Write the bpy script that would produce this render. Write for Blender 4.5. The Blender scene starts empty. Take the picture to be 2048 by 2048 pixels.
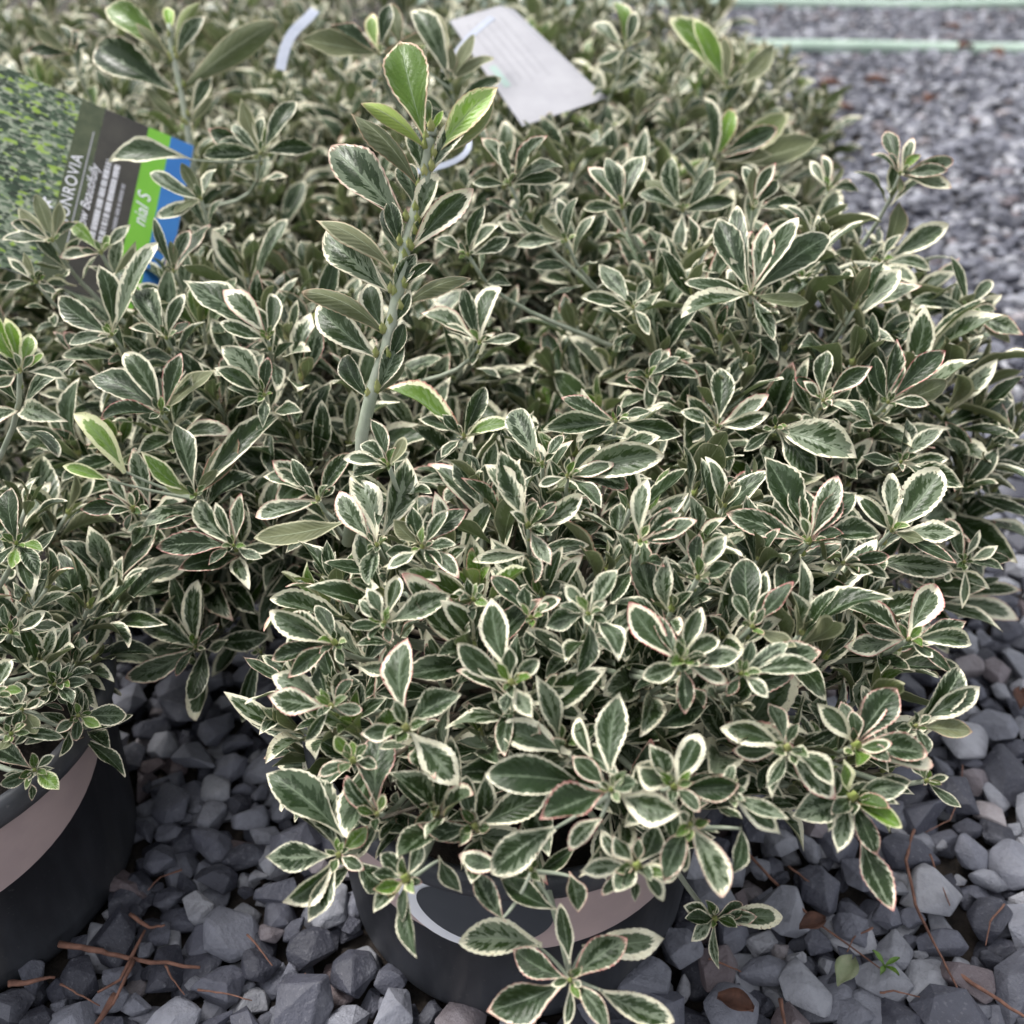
import bpy, math, random
import numpy as np
from mathutils import Vector, Matrix
random.seed(7); rng = np.random.default_rng(7)
S = bpy.context.scene
C = S.collection
R = math.radians

# ------------------------------------------------------------------ camera, sky, sun, exposure
CAM = Vector((0, 0, 0.80)); PITCH = 35.0
cd = bpy.data.cameras.new('camera'); cam = bpy.data.objects.new('camera', cd); C.objects.link(cam)
cam.location = CAM; cam.rotation_euler = (R(90 - PITCH), 0, 0)
cd.sensor_width = 36; cd.lens = 36; cd.clip_start = 0.02; cd.clip_end = 500
cd.dof.use_dof = True; cd.dof.focus_distance = 0.75; cd.dof.aperture_fstop = 4.6
S.camera = cam
S.render.engine = 'CYCLES'
W = bpy.data.worlds.new('World'); S.world = W; W.use_nodes = True
nt = W.node_tree; nt.nodes.clear()
wo = nt.nodes.new('ShaderNodeOutputWorld'); bg = nt.nodes.new('ShaderNodeBackground')
sky = nt.nodes.new('ShaderNodeTexSky'); sky.sky_type = 'NISHITA'; sky.sun_disc = False
SUN_EL, SUN_AZ = 62, 300          # azimuth clockwise from +y
sky.sun_elevation = R(SUN_EL); sky.sun_rotation = R(SUN_AZ); sky.dust_density = 3.0; sky.air_density = 1.2
hs = nt.nodes.new('ShaderNodeHueSaturation'); hs.inputs['Saturation'].default_value = 0.16
nt.links.new(sky.outputs[0], hs.inputs['Color']); nt.links.new(hs.outputs[0], bg.inputs[0])
bg.inputs[1].default_value = 0.105
nt.links.new(bg.outputs[0], wo.inputs[0])
sl = bpy.data.lights.new('sun', 'SUN'); sl.energy = 1.5; sl.angle = R(18); sl.color = (1, .97, .92)
so = bpy.data.objects.new('sun', sl); C.objects.link(so)
sd = Vector((math.sin(R(SUN_AZ)) * math.cos(R(SUN_EL)), math.cos(R(SUN_AZ)) * math.cos(R(SUN_EL)), math.sin(R(SUN_EL))))
so.rotation_euler = sd.to_track_quat('Z', 'Y').to_euler(); so.location = (0, 0, 5)
S.view_settings.view_transform = 'Standard'; S.view_settings.look = 'None'; S.view_settings.gamma = 1
S.view_settings.exposure = 1.38
S.cycles.max_bounces = 4; S.cycles.diffuse_bounces = 2; S.cycles.glossy_bounces = 1; S.cycles.transmission_bounces = 2

# ------------------------------------------------------------------ projection helpers (photo pixels, 2048 wide)
CF = Vector((0, math.cos(R(PITCH)), -math.sin(R(PITCH)))); CR = Vector((1, 0, 0)); CU = CR.cross(CF)
def ray(px, py): return (CF + CR * ((px - 1024) / 2048) + CU * (-(py - 1024) / 2048))
def at_depth(px, py, d): return CAM + ray(px, py) * d
def at_z(px, py, z):
    r = ray(px, py); return CAM + r * ((z - CAM.z) / r.z)
def proj(p):
    v = p - CAM; d = v.dot(CF)
    return 1024 + v.dot(CR) / d * 2048, 1024 - v.dot(CU) / d * 2048, d

# ------------------------------------------------------------------ material helpers
class NB:
    def __init__(s, name):
        s.m = bpy.data.materials.new(name); s.m.use_nodes = True; s.t = s.m.node_tree; s.t.nodes.clear()
        s.out = s.n('ShaderNodeOutputMaterial')
    def n(s, typ, **kw):
        x = s.t.nodes.new(typ)
        for k, v in kw.items(): setattr(x, k, v)
        return x
    def l(s, a, b): s.t.links.new(a, b)
    def put(s, sock, v):
        if hasattr(v, 'is_output') or isinstance(v, bpy.types.NodeSocket): s.l(v, sock)
        else: sock.default_value = v
    def math(s, op, a, b=0.0, c=None, clamp=False):
        x = s.n('ShaderNodeMath', operation=op, use_clamp=clamp); s.put(x.inputs[0], a); s.put(x.inputs[1], b)
        if c is not None: s.put(x.inputs[2], c)
        return x.outputs[0]
    def mix(s, f, a, b):
        x = s.n('ShaderNodeMix', data_type='RGBA'); s.put(x.inputs[0], f)
        s.put(x.inputs[6], a if not isinstance(a, tuple) else (*a, 1)[:4]); s.put(x.inputs[7], b if not isinstance(b, tuple) else (*b, 1)[:4])
        return x.outputs[2]
    def ss(s, v, lo, hi):
        x = s.n('ShaderNodeMapRange', interpolation_type='SMOOTHSTEP'); s.put(x.inputs[0], v); s.put(x.inputs[1], lo); s.put(x.inputs[2], hi)
        return x.outputs[0]
    def noise(s, vec, scale, detail=3, rough=.5, dist=0):
        x = s.n('ShaderNodeTexNoise'); x.inputs['Scale'].default_value = scale; x.inputs['Detail'].default_value = detail
        x.inputs['Roughness'].default_value = rough; x.inputs['Distortion'].default_value = dist
        if vec is not None: s.l(vec, x.inputs['Vector'])
        return x.outputs['Fac']
    def bsdf(s, col, rough=.5, normal=None, spec=.5, **kw):
        p = s.n('ShaderNodeBsdfPrincipled'); s.put(p.inputs['Base Color'], col if not isinstance(col, tuple) else (*col, 1)[:4])
        s.put(p.inputs['Roughness'], rough); p.inputs['Specular IOR Level'].default_value = spec
        if normal is not None: s.l(normal, p.inputs['Normal'])
        for k, v in kw.items(): s.put(p.inputs[k], v)
        return p.outputs[0]
    def bump(s, h, strength=.3, dist=.001):
        b = s.n('ShaderNodeBump'); b.inputs['Strength'].default_value = strength; b.inputs['Distance'].default_value = dist
        s.l(h, b.inputs['Height']); return b.outputs[0]
    def done(s, sh): s.l(sh, s.out.inputs[0]); return s.m

def leaf_material():
    b = NB('variegated_leaf')
    at = b.n('ShaderNodeAttribute', attribute_name='leafdata'); sp = b.n('ShaderNodeSeparateColor'); b.l(at.outputs['Color'], sp.inputs[0])
    rnd, young, pink, ed = sp.outputs[0], sp.outputs[1], sp.outputs[2], at.outputs['Alpha']
    uv = b.n('ShaderNodeUVMap', uv_map='UVMap'); su = b.n('ShaderNodeSeparateXYZ'); b.l(uv.outputs[0], su.inputs[0])
    u, v = su.outputs[0], su.outputs[1]
    au = b.math('ABSOLUTE', b.math('SUBTRACT', u, .5))           # 0 at midrib, .5 at edge
    # coordinates that run along the side veins
    cb = b.n('ShaderNodeCombineXYZ'); b.l(b.math('MULTIPLY', u, 1.6), cb.inputs[0])
    b.l(b.math('MULTIPLY', b.math('SUBTRACT', v, b.math('MULTIPLY', au, .55)), 5.5), cb.inputs[1]); b.l(b.math('MULTIPLY', rnd, 83.0), cb.inputs[2])
    n1 = b.noise(cb.outputs[0], 3.2, 3, .6, .3)
    cb2 = b.n('ShaderNodeCombineXYZ'); b.l(b.math('MULTIPLY', u, 1.0), cb2.inputs[0]); b.l(b.math('MULTIPLY', v, 2.6), cb2.inputs[1]); b.l(b.math('MULTIPLY', rnd, 51.0), cb2.inputs[2])
    n2 = b.noise(cb2.outputs[0], 2.4, 3, .55)
    nf = b.noise(cb2.outputs[0], 26, 2, .6)
    r2 = b.math('FRACT', b.math('MULTIPLY', rnd, 7.31)); r3 = b.math('FRACT', b.math('MULTIPLY', rnd, 23.7))
    t = b.math('ADD', b.math('MULTIPLY', b.math('MULTIPLY', r2, r2), .30), .075)
    ew = b.math('ADD', ed, b.math('MULTIPLY', b.math('SUBTRACT', n1, .5), b.math('ADD', b.math('MULTIPLY', r3, .45), .22)))
    cream = b.math('SUBTRACT', 1.0, b.ss(ew, b.math('SUBTRACT', t, .02), b.math('ADD', t, .025)))
    inner = b.math('ADD', b.math('MINIMUM', ed, b.math('ADD', .16, b.math('MULTIPLY', au, 3.2))), b.math('ADD', b.math('MULTIPLY', b.math('SUBTRACT', n1, .5), 1.35), b.math('MULTIPLY', b.math('SUBTRACT', n2, .5), 1.0)))
    r4 = b.math('FRACT', b.math('MULTIPLY', rnd, 41.3))
    th = b.math('ADD', t, b.math('ADD', .04, b.math('MULTIPLY', r4, .28)))
    sage = b.math('SUBTRACT', 1.0, b.ss(inner, th, b.math('ADD', th, .07)))
    sage = b.math('MULTIPLY', sage, b.math('ADD', .45, b.math('MULTIPLY', r3, .5)))
    g = b.mix(r2, (.010, .024, .007), (.030, .054, .016))
    g = b.mix(b.math('MULTIPLY', nf, .30), g, (.045, .066, .028))
    yg = b.mix(n2, (.16, .34, .03), (.30, .50, .07))
    g = b.mix(young, g, yg)
    sg = b.mix(young, b.mix(r3, (.10, .14, .085), (.22, .26, .18)), (.34, .50, .14))
    col = b.mix(sage, g, sg)
    rib = b.math('SUBTRACT', 1.0, b.ss(au, .008, .03)); rib = b.math('MULTIPLY', rib, b.math('SUBTRACT', 1.0, b.math('MULTIPLY', v, .55)))
    col = b.mix(b.math('MULTIPLY', rib, .55), col, (.30, .38, .25))
    cr = b.mix(n2, (.86, .81, .58), (.84, .83, .68)); cr = b.mix(young, cr, (.80, .84, .42))
    col = b.mix(cream, col, cr)
    # pink and rust-red on the teeth
    pe = b.math('MULTIPLY', b.math('SUBTRACT', 1.0, b.ss(ed, .02, .12)), b.ss(n1, .34, .50))
    pe = b.math('MULTIPLY', pe, pink, clamp=True)
    tip = b.math('MULTIPLY', b.ss(v, .90, 1.0), b.math('MULTIPLY', pink, .8), clamp=True)
    pe = b.math('MAXIMUM', pe, tip)
    col = b.mix(pe, col, b.mix(r3, (.50, .10, .12), (.62, .22, .22)))
    rust = b.math('MULTIPLY', b.ss(b.noise(cb2.outputs[0], 13, 1), .66, .72), b.math('SUBTRACT', 1.0, b.ss(ed, .05, .32)))
    col = b.mix(b.math('MULTIPLY', rust, b.math('GREATER_THAN', r2, .45)), col, (.16, .035, .02))
    # underside
    geo = b.n('ShaderNodeNewGeometry')
    un = b.mix(r2, (.090, .108, .050), (.16, .17, .085)); un = b.mix(young, un, (.32, .42, .10))
    un = b.mix(b.math('MULTIPLY', sage, .35), un, (.25, .27, .19))
    un = b.mix(b.math('MULTIPLY', b.math('SUBTRACT', 1.0, b.ss(ed, b.math('MULTIPLY', t, .45), b.math('MULTIPLY', t, .7))), .85), un, (.55, .54, .36))
    un = b.mix(rib, un, (.32, .36, .22)); un = b.mix(b.math('MULTIPLY', pe, .8), un, (.45, .15, .12))
    allc = b.mix(geo.outputs['Backfacing'], col, un)
    # relief: midrib furrow, side veins, fine pebbling and rain drops
    vor = b.n('ShaderNodeTexVoronoi'); vor.inputs['Scale'].default_value = 15; b.l(cb2.outputs[0], vor.inputs['Vector'])
    drop = b.math('SUBTRACT', 1.0, b.ss(vor.outputs['Distance'], .05, .20))
    vein = b.math('SINE', b.math('MULTIPLY', b.math('SUBTRACT', v, b.math('MULTIPLY', au, .55)), 62.0))
    h = b.math('ADD', b.math('MULTIPLY', rib, -1.2), b.math('MULTIPLY', vein, .16))
    h = b.math('ADD', h, b.math('MULTIPLY', drop, .55))
    h = b.math('ADD', h, b.math('MULTIPLY', nf, .5))
    nrm = b.bump(h, .55, .0009)
    rough = b.mix(geo.outputs['Backfacing'], (.27, .27, .27), (.62, .62, .62))
    rough = b.math('ADD', rough, b.math('MULTIPLY', b.math('SUBTRACT', n2, .5), .22))
    p = b.bsdf(allc, rough, nrm, .30)
    tr = b.n('ShaderNodeBsdfTranslucent'); b.l(b.mix(.5, allc, b.mix(young, (.09, .17, .04), (.35, .6, .05))), tr.inputs[0])
    ms = b.n('ShaderNodeMixShader'); ms.inputs[0].default_value = .16; b.l(p, ms.inputs[1]); b.l(tr.outputs[0], ms.inputs[2])
    return b.done(ms.outputs[0])

def simple(name, c1, c2, scale=30, rough=.6, bump=.3, bdist=.001, spec=.5, detail=4):
    b = NB(name); tc = b.n('ShaderNodeTexCoord'); n = b.noise(tc.outputs['Object'], scale, detail, .6)
    return b.done(b.bsdf(b.mix(b.ss(n, .3, .7), c1, c2), rough, b.bump(n, bump, bdist), spec))

def stone_material():
    b = NB('gravel_stone'); tc = b.n('ShaderNodeTexCoord'); oi = b.n('ShaderNodeObjectInfo')
    at = b.n('ShaderNodeAttribute', attribute_name='stonernd')
    r = b.math('FRACT', b.math('ADD', oi.outputs['Random'], at.outputs['Fac']))
    r2 = b.math('FRACT', b.math('MULTIPLY', r, 13.7))
    n = b.noise(tc.outputs['Object'], 45, 5, .65); nb = b.noise(tc.outputs['Object'], 260, 3, .65); nl = b.noise(tc.outputs['Object'], 14, 2, .5)
    ramp = b.n('ShaderNodeValToRGB'); e = ramp.color_ramp.elements
    e[0].position = 0; e[0].color = (.034, .035, .048, 1); e[1].position = 1; e[1].color = (.42, .42, .46, 1)
    for pos, c in ((.30, (.068, .070, .094, 1)), (.58, (.138, .142, .178, 1)), (.76, (.225, .231, .272, 1)), (.90, (.33, .335, .37, 1))):
        x = e.new(pos); x.color = c
    b.l(r, ramp.inputs[0])
    c = b.mix(b.math('MULTIPLY', b.ss(n, .35, .7), .35), ramp.outputs[0], (.05, .052, .065))
    c = b.mix(b.math('MULTIPLY', b.ss(nl, .52, .66), .45), c, (.20, .205, .24))
    c = b.mix(b.math('MULTIPLY', b.math('GREATER_THAN', r2, .93), .35), c, (.22, .14, .12))
    c = b.mix(b.math('MULTIPLY', b.ss(nb, .58, .68), .25), c, (.28, .28, .31))
    hh = b.math('ADD', n, b.math('MULTIPLY', nb, .25))
    return b.done(b.bsdf(c, b.math('ADD', .42, b.math('MULTIPLY', n, .3)), b.bump(hh, 1.0, .004), .4))

M = {}
M['leaf'] = leaf_material()
M['stem'] = simple('green_stem', (.25, .29, .21), (.36, .39, .31), 60, .55, .35, .0012)
M['wood'] = simple('woody_stem', (.13, .10, .075), (.24, .21, .165), 80, .8, .6, .002)
M['bud'] = simple('bud_scale', (.20, .26, .06), (.40, .40, .17), 120, .5, .3, .0005)
M['node'] = simple('leaf_scar', (.20, .09, .05), (.34, .2, .11), 200, .8, .5, .0006)
M['stone'] = stone_material()
M['soil'] = simple('dark_soil', (.010, .008, .007), (.035, .026, .021), 60, .95, 1, .006)
def pot_material():
    b = NB('pot_plastic'); tc = b.n('ShaderNodeTexCoord'); mp = b.n('ShaderNodeMapping'); mp.inputs['Scale'].default_value = (1, 1, .35); b.l(tc.outputs['Object'], mp.inputs[0])
    n = b.noise(mp.outputs[0], 26, 5, .65); f = b.noise(tc.outputs['Object'], 160, 4, .7); w = b.noise(mp.outputs[0], 9, 3, .6, 1.5)
    c = b.mix(b.ss(n, .35, .7), (.034, .037, .045), (.060, .064, .076))
    c = b.mix(b.math('MULTIPLY', b.ss(w, .52, .70), .5), c, (.12, .115, .115))            # dried soil dust
    c = b.mix(b.math('MULTIPLY', b.ss(f, .64, .70), .45), c, (.17, .165, .165))           # scuffs and splashes
    return b.done(b.bsdf(c, b.math('ADD', .42, b.math('MULTIPLY', w, .25)), b.bump(b.math('ADD', n, b.math('MULTIPLY', f, .3)), .35, .0015), .45))
M['pot'] = pot_material()
M['band'] = simple('mauve_print', (.42, .325, .32), (.48, .37, .36), 25, .5, .05)
M['white'] = simple('white_print', (.78, .79, .85), (.84, .85, .90), 40, .45, .05)
M['slate'] = simple('slate_print', (.044, .049, .060), (.052, .057, .069), 30, .6, .05)
M['twig'] = simple('dead_twig', (.10, .045, .032), (.24, .12, .085), 90, .85, .6, .001)
M['dead'] = simple('dead_leaf', (.06, .026, .018), (.14, .062, .040), 70, .8, .5, .001)
M['weed'] = simple('weed_leaf', (.08, .17, .02), (.16, .26, .05), 70, .5, .3, .0006)
M['pale'] = simple('pale_fallen_leaf', (.20, .24, .13), (.28, .30, .19), 70, .6, .3, .0006)
M['strip'] = simple('pale_green_strip', (.30, .40, .33), (.42, .52, .45), 9, .7, .3, .004)

# ------------------------------------------------------------------ mesh helpers
def mesh_obj(name, verts, faces, mat, parent=None, loc=(0, 0, 0), smooth=True):
    me = bpy.data.meshes.new(name); me.from_pydata([tuple(v) for v in verts], [], faces)
    if smooth: me.polygons.foreach_set('use_smooth', [True] * len(me.polygons))
    if mat is not None: me.materials.append(mat)
    o = bpy.data.objects.new(name, me); C.objects.link(o); o.location = loc
    if parent is not None: o.parent = parent
    return o
def quad_mesh(name, V, F, mat, uv=None, col=None, attr=None, smooth=True):
    me = bpy.data.meshes.new(name); nv, nf = len(V), len(F); k = F.shape[1]
    me.vertices.add(nv); me.vertices.foreach_set('co', np.ascontiguousarray(V, dtype=np.float32).ravel())
    me.loops.add(nf * k); me.loops.foreach_set('vertex_index', np.ascontiguousarray(F, dtype=np.int32).ravel())
    me.polygons.add(nf); me.polygons.foreach_set('loop_start', np.arange(0, nf * k, k, dtype=np.int32))
    me.polygons.foreach_set('use_smooth', np.full(nf, smooth, dtype=bool))
    me.materials.append(mat)
    if uv is not None:
        l = me.uv_layers.new(name='UVMap'); l.data.foreach_set('uv', np.ascontiguousarray(uv[F.ravel()], dtype=np.float32).ravel())
    if col is not None:
        a = me.attributes.new('leafdata', 'FLOAT_COLOR', 'POINT'); a.data.foreach_set('color', np.ascontiguousarray(col, dtype=np.float32).ravel())
    if attr is not None:
        a = me.attributes.new('stonernd', 'FLOAT', 'POINT'); a.data.foreach_set('value', np.ascontiguousarray(attr, dtype=np.float32))
    me.update(calc_edges=True); me.validate(); return me
def tag(o, label=None, cat=None, group=None, kind=None):
    for k, v in (('label', label), ('category', cat), ('group', group), ('kind', kind)):
        if v: o[k] = v
    return o
def empty(name, loc): o = bpy.data.objects.new(name, None); C.objects.link(o); o.location = loc; o.empty_display_size = .05; return o
def tube(pts, rads, seg=7):
    V, F = [], []; n = len(pts)
    for i, p in enumerate(pts):
        d = (pts[min(i + 1, n - 1)] - pts[max(i - 1, 0)]).normalized()
        a = d.cross(Vector((0.31, .2, .93))).normalized(); c = d.cross(a)
        for j in range(seg):
            t = 2 * math.pi * j / seg; V.append(p + (a * math.cos(t) + c * math.sin(t)) * rads[i])
    for i in range(n - 1):
        for j in range(seg): F.append((i * seg + j, i * seg + (j + 1) % seg, (i + 1) * seg + (j + 1) % seg, (i + 1) * seg + j))
    F.append(tuple(range(seg))[::-1]); F.append(tuple(range((n - 1) * seg, n * seg)))
    return V, F
def bez(a, b, c, d, n):
    return [a * (1 - t) ** 3 + b * 3 * t * (1 - t) ** 2 + c * 3 * t * t * (1 - t) + d * t ** 3 for t in [i / (n - 1) for i in range(n)]]

# ------------------------------------------------------------------ leaf geometry (vectorised)
PV = np.array([0, .06, .16, .28, .42, .55, .66, .76, .85, .92, .97, 1.0])
PW = np.array([.08, .14, .32, .57, .84, .98, .98, .86, .64, .41, .20, .01])
def lod_grid(l):
    if l == 0: r, c = 27, np.array([-1, -.78, -.4, 0, .4, .78, 1.])
    elif l == 1: r, c = 15, np.array([-1, -.6, 0, .6, 1.])
    else: r, c = 8, np.array([-1, 0, 1.])
    v = np.linspace(0, 1, r); v = v + .035 * np.sin(2 * np.pi * v) * 0
    tooth = np.where((np.arange(r) % 2 == 1) & (v > .28) & (v < .985), .055 if l == 0 else (.05 if l == 1 else 0), 0)
    f = np.interp(v, PV, PW)
    if l == 0: f = np.maximum(np.convolve(np.pad(f, 1, mode='edge'), [.2, .6, .2], 'valid'), .02); f[-1] = .03
    return r, c, v, f, tooth
def build_leaves(P, l):
    """P dict of arrays -> verts (N,r*c,3), uv (r*c,2), col (N,r*c,4), faces (q,4)"""
    r, c, v, f, tooth = lod_grid(l)
    B, T, Nn = P['B'], P['T'], P['N']; L = np.linalg.norm(T - B, axis=1, keepdims=True); t = (T - B) / L
    sd = np.cross(Nn, t); sd /= np.linalg.norm(sd, axis=1, keepdims=True) + 1e-9; n = np.cross(t, sd)
    N = len(B); g = lambda k: P[k][:, None]
    shp = np.clip(f[None, :] ** (0.70 + .75 * g('shp')), 0, 1)
    hw = (g('W') / 2) * shp * (1 + tooth[None, :] * g('ser'))
    vv = v[None, :]
    lift = L * (g('bow') * 4 * vv * (1 - vv) - g('curl') * (vv ** 3 - vv))
    side = L * g('bend') * (vv * (1 - vv)) * 4
    cen = B[:, None, :] + t[:, None, :] * (L * vv)[..., None] + n[:, None, :] * lift[..., None] + sd[:, None, :] * side[..., None]
    tw = g('twist') * (vv - .3)
    s2 = sd[:, None, :] * np.cos(tw)[..., None] + n[:, None, :] * np.sin(tw)[..., None]
    n2 = -sd[:, None, :] * np.sin(tw)[..., None] + n[:, None, :] * np.cos(tw)[..., None]
    uu = c[None, None, :]
    hh = hw[..., None] * (g('fold')[..., None] * np.abs(uu) ** 1.4) + (g('W')[..., None] * .055) * uu ** 2 * np.sin(6.28 * (vv[..., None] * (1.6 + g('shp')[..., None]) + g('ph')[..., None]) + uu * 1.3)
    V = cen[:, :, None, :] + s2[:, :, None, :] * (hw[..., None] * uu)[..., None] + n2[:, :, None, :] * hh[..., None]
    ed = shp[..., None] * (1 - np.abs(uu)); ed = np.minimum(ed, (1 - vv[..., None]) * 2.4 + 0 * ed)
    col = np.empty((N, r, len(c), 4)); col[..., 0] = P['rnd'][:, None, None]; col[..., 1] = P['young'][:, None, None]; col[..., 2] = P['pink'][:, None, None]; col[..., 3] = ed
    U, VV = np.meshgrid((c + 1) / 2, v); uv = np.stack([U.ravel(), VV.ravel()], 1)
    k = len(c); I, J = np.meshgrid(np.arange(r - 1), np.arange(k - 1), indexing='ij'); q = (I * k + J).ravel()
    F = np.stack([q, q + k, q + k + 1, q + 1], 1)
    return V.reshape(N, -1, 3), uv, col.reshape(N, -1, 4), F

class Leaf:
    __slots__ = ('B', 'T', 'N', 'W', 'bow', 'curl', 'bend', 'twist', 'fold', 'shp', 'ser', 'ph', 'rnd', 'young', 'pink', 'stem')
def mk_leaf(B, T, N, W, stem, young=0., pink=None, flat=False, curl=None):
    o = Leaf(); o.B, o.T, o.N, o.W, o.stem = B, T, N, W, stem
    u = random.uniform
    o.bow = u(-.03, .06); o.curl = u(-.06, .34) if curl is None else curl; o.bend = u(-.08, .08); o.twist = u(-.9, .9)
    o.fold = u(.12, .95); o.shp = random.random(); o.ser = u(.5, 1.3); o.ph = random.random(); o.rnd = random.random(); o.young = young
    o.pink = (u(.4, .9) if random.random() < .13 else u(0, .14)) if pink is None else pink
    return o

# ------------------------------------------------------------------ shrubs
class Shrub:
    def __init__(s, key, pot, cen, rad, lod, label, n, size, scale=.92, keep=None, rise=.5):
        s.key, s.pot, s.cen, s.rad, s.lod, s.label, s.n, s.size, s.scale, s.keep, s.rise = key, Vector(pot), Vector(cen), Vector(rad), lod, label, n, size, scale, keep, rise
        s.leaves = []; s.stems = []; s.buds = []     # stems: (pts, rads, woody)
    def surf(s, px, py, k=1.0):
        """point where the view ray of a photo pixel meets the mound"""
        r = ray(px, py); rd = s.rad * k
        o = Vector(((CAM.x - s.cen.x) / rd.x, (CAM.y - s.cen.y) / rd.y, (CAM.z - s.cen.z) / rd.z)); d = Vector((r.x / rd.x, r.y / rd.y, r.z / rd.z))
        a, b, c = d.dot(d), o.dot(d), o.dot(o) - 1; q = b * b - a * c
        t = (-b - math.sqrt(q)) / a if q > 0 else -b / a
        return CAM + r * t
    def normal(s, p):
        return Vector(((p.x - s.cen.x) / s.rad.x ** 2, (p.y - s.cen.y) / s.rad.y ** 2, (p.z - s.cen.z) / s.rad.z ** 2)).normalized()
    def add_stem(s, tip, axis, r0=.0016, r1=.0042):
        root = s.pot + Vector((random.uniform(-.05, .05), random.uniform(-.05, .05), -.005))
        L = (tip - root).length
        mid = root + Vector((0, 0, L * .35)) + (tip - root) * .2
        pts = bez(root, mid, tip - axis * L * .38, tip, 12)
        s.stems.append((pts, [r1 + (r0 - r1) * (i / 11) ** .8 for i in range(12)], None)); return len(s.stems) - 1
    def bud(s, p, axis, size, stem, young=0): s.buds.append((p, axis, size * .55, stem))

def rosette(s, P, axis, size, K=6, young=0., stem=None, tight=1.0, start=0, pinkp=None):
    if stem is None: stem = s.add_stem(P, axis)
    ax = axis.normalized(); a = ax.cross(Vector((.3, .9, .1))).normalized(); b = ax.cross(a)
    az = random.uniform(0, 6.28); dist = .001
    pts = s.stems[stem][0]
    for k in range(K):
        if k >= start:
            th = R(min(15 + 11 * k * tight + random.uniform(-13, 13), 95)); L = size * min(.36 + .22 * k, 1.0) * random.uniform(.62, 1.18)
            base = P - ax * dist
            if k > 3:      # lower pairs follow the stem
                base = pts[max(0, 11 - int((k - 2) * .8))].lerp(P - ax * dist, .5)
            for h in (0, 1):
                if k > 1 and random.random() < (.16 if k < 5 else .3): continue
                t = az + k * 1.571 + h * 3.1416 + random.uniform(-.3, .3)
                rad = a * math.cos(t) + b * math.sin(t); d = ax * math.cos(th) + rad * math.sin(th)
                n = (ax * math.sin(th) - rad * math.cos(th)) + Vector((random.uniform(-.55, .55), random.uniform(-.55, .55), random.uniform(-.3, .3)))
                yg = max(0, young - .14 * k) if young else (random.uniform(.05, .25) if (k == 0 and random.random() < .4) else 0.)
                s.leaves.append(mk_leaf(base + rad * .0015, base + d * L, n.normalized(), L * random.uniform(.23, .33), stem, yg, pinkp))
        dist += .003 + .0035 * k
    s.bud(P, ax, size * .12, stem)
    return stem

def fill(s):
    n = s.n; ga = 2.39996
    for i in range(int(n * 1.9)):
        z = 1 - 1.42 * (i + .5) / (n * 1.9); r = math.sqrt(max(0, 1 - z * z)); t = i * ga + random.uniform(-.2, .2)
        k = s.scale * random.uniform(.86, 1.04)
        p = Vector((s.cen.x + s.rad.x * k * r * math.cos(t), s.cen.y + s.rad.y * k * r * math.sin(t), s.cen.z + s.rad.z * k * z))
        nn = s.normal(p); v = (CAM - p).normalized()
        if nn.dot(v) < -.30: continue
        x, y, d = proj(p)
        if not (-260 < x < 2400 and -260 < y < 2250): continue
        if p.z < .06 or (s.keep and not s.keep(x, y)): continue
        up = Vector((random.uniform(-.35, .35), random.uniform(-.35, .35), 1))
        ax = (nn * (1 - s.rise) + up * s.rise).normalized()
        rosette(s, p, ax, s.size * random.uniform(.8, 1.15), random.choice((6, 7, 7, 8)), young=random.choice((0, 0, 0, 0, 0, 0, 0, 0, 0, 0, 0, .5)))
    # inner dark layer so that no daylight passes through the bush
    for i in range(int(n * .42)):
        t = random.uniform(0, 6.28); zz = random.uniform(-.1, .8); r = math.sqrt(1 - zz * zz) * random.uniform(.35, .72); 
        p = Vector((s.cen.x + s.rad.x * r * math.cos(t), s.cen.y + s.rad.y * r * math.sin(t), s.cen.z + s.rad.z * .62 * zz))
        x, y, d = proj(p)
        if not (-200 < x < 2300 and -200 < y < 2200) or (s.keep and not s.keep(x, y)): continue
        rosette(s, p, Vector((random.uniform(-1, 1), random.uniform(-1, .5), 1)).normalized(), s.size * 1.05, 6)

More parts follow.
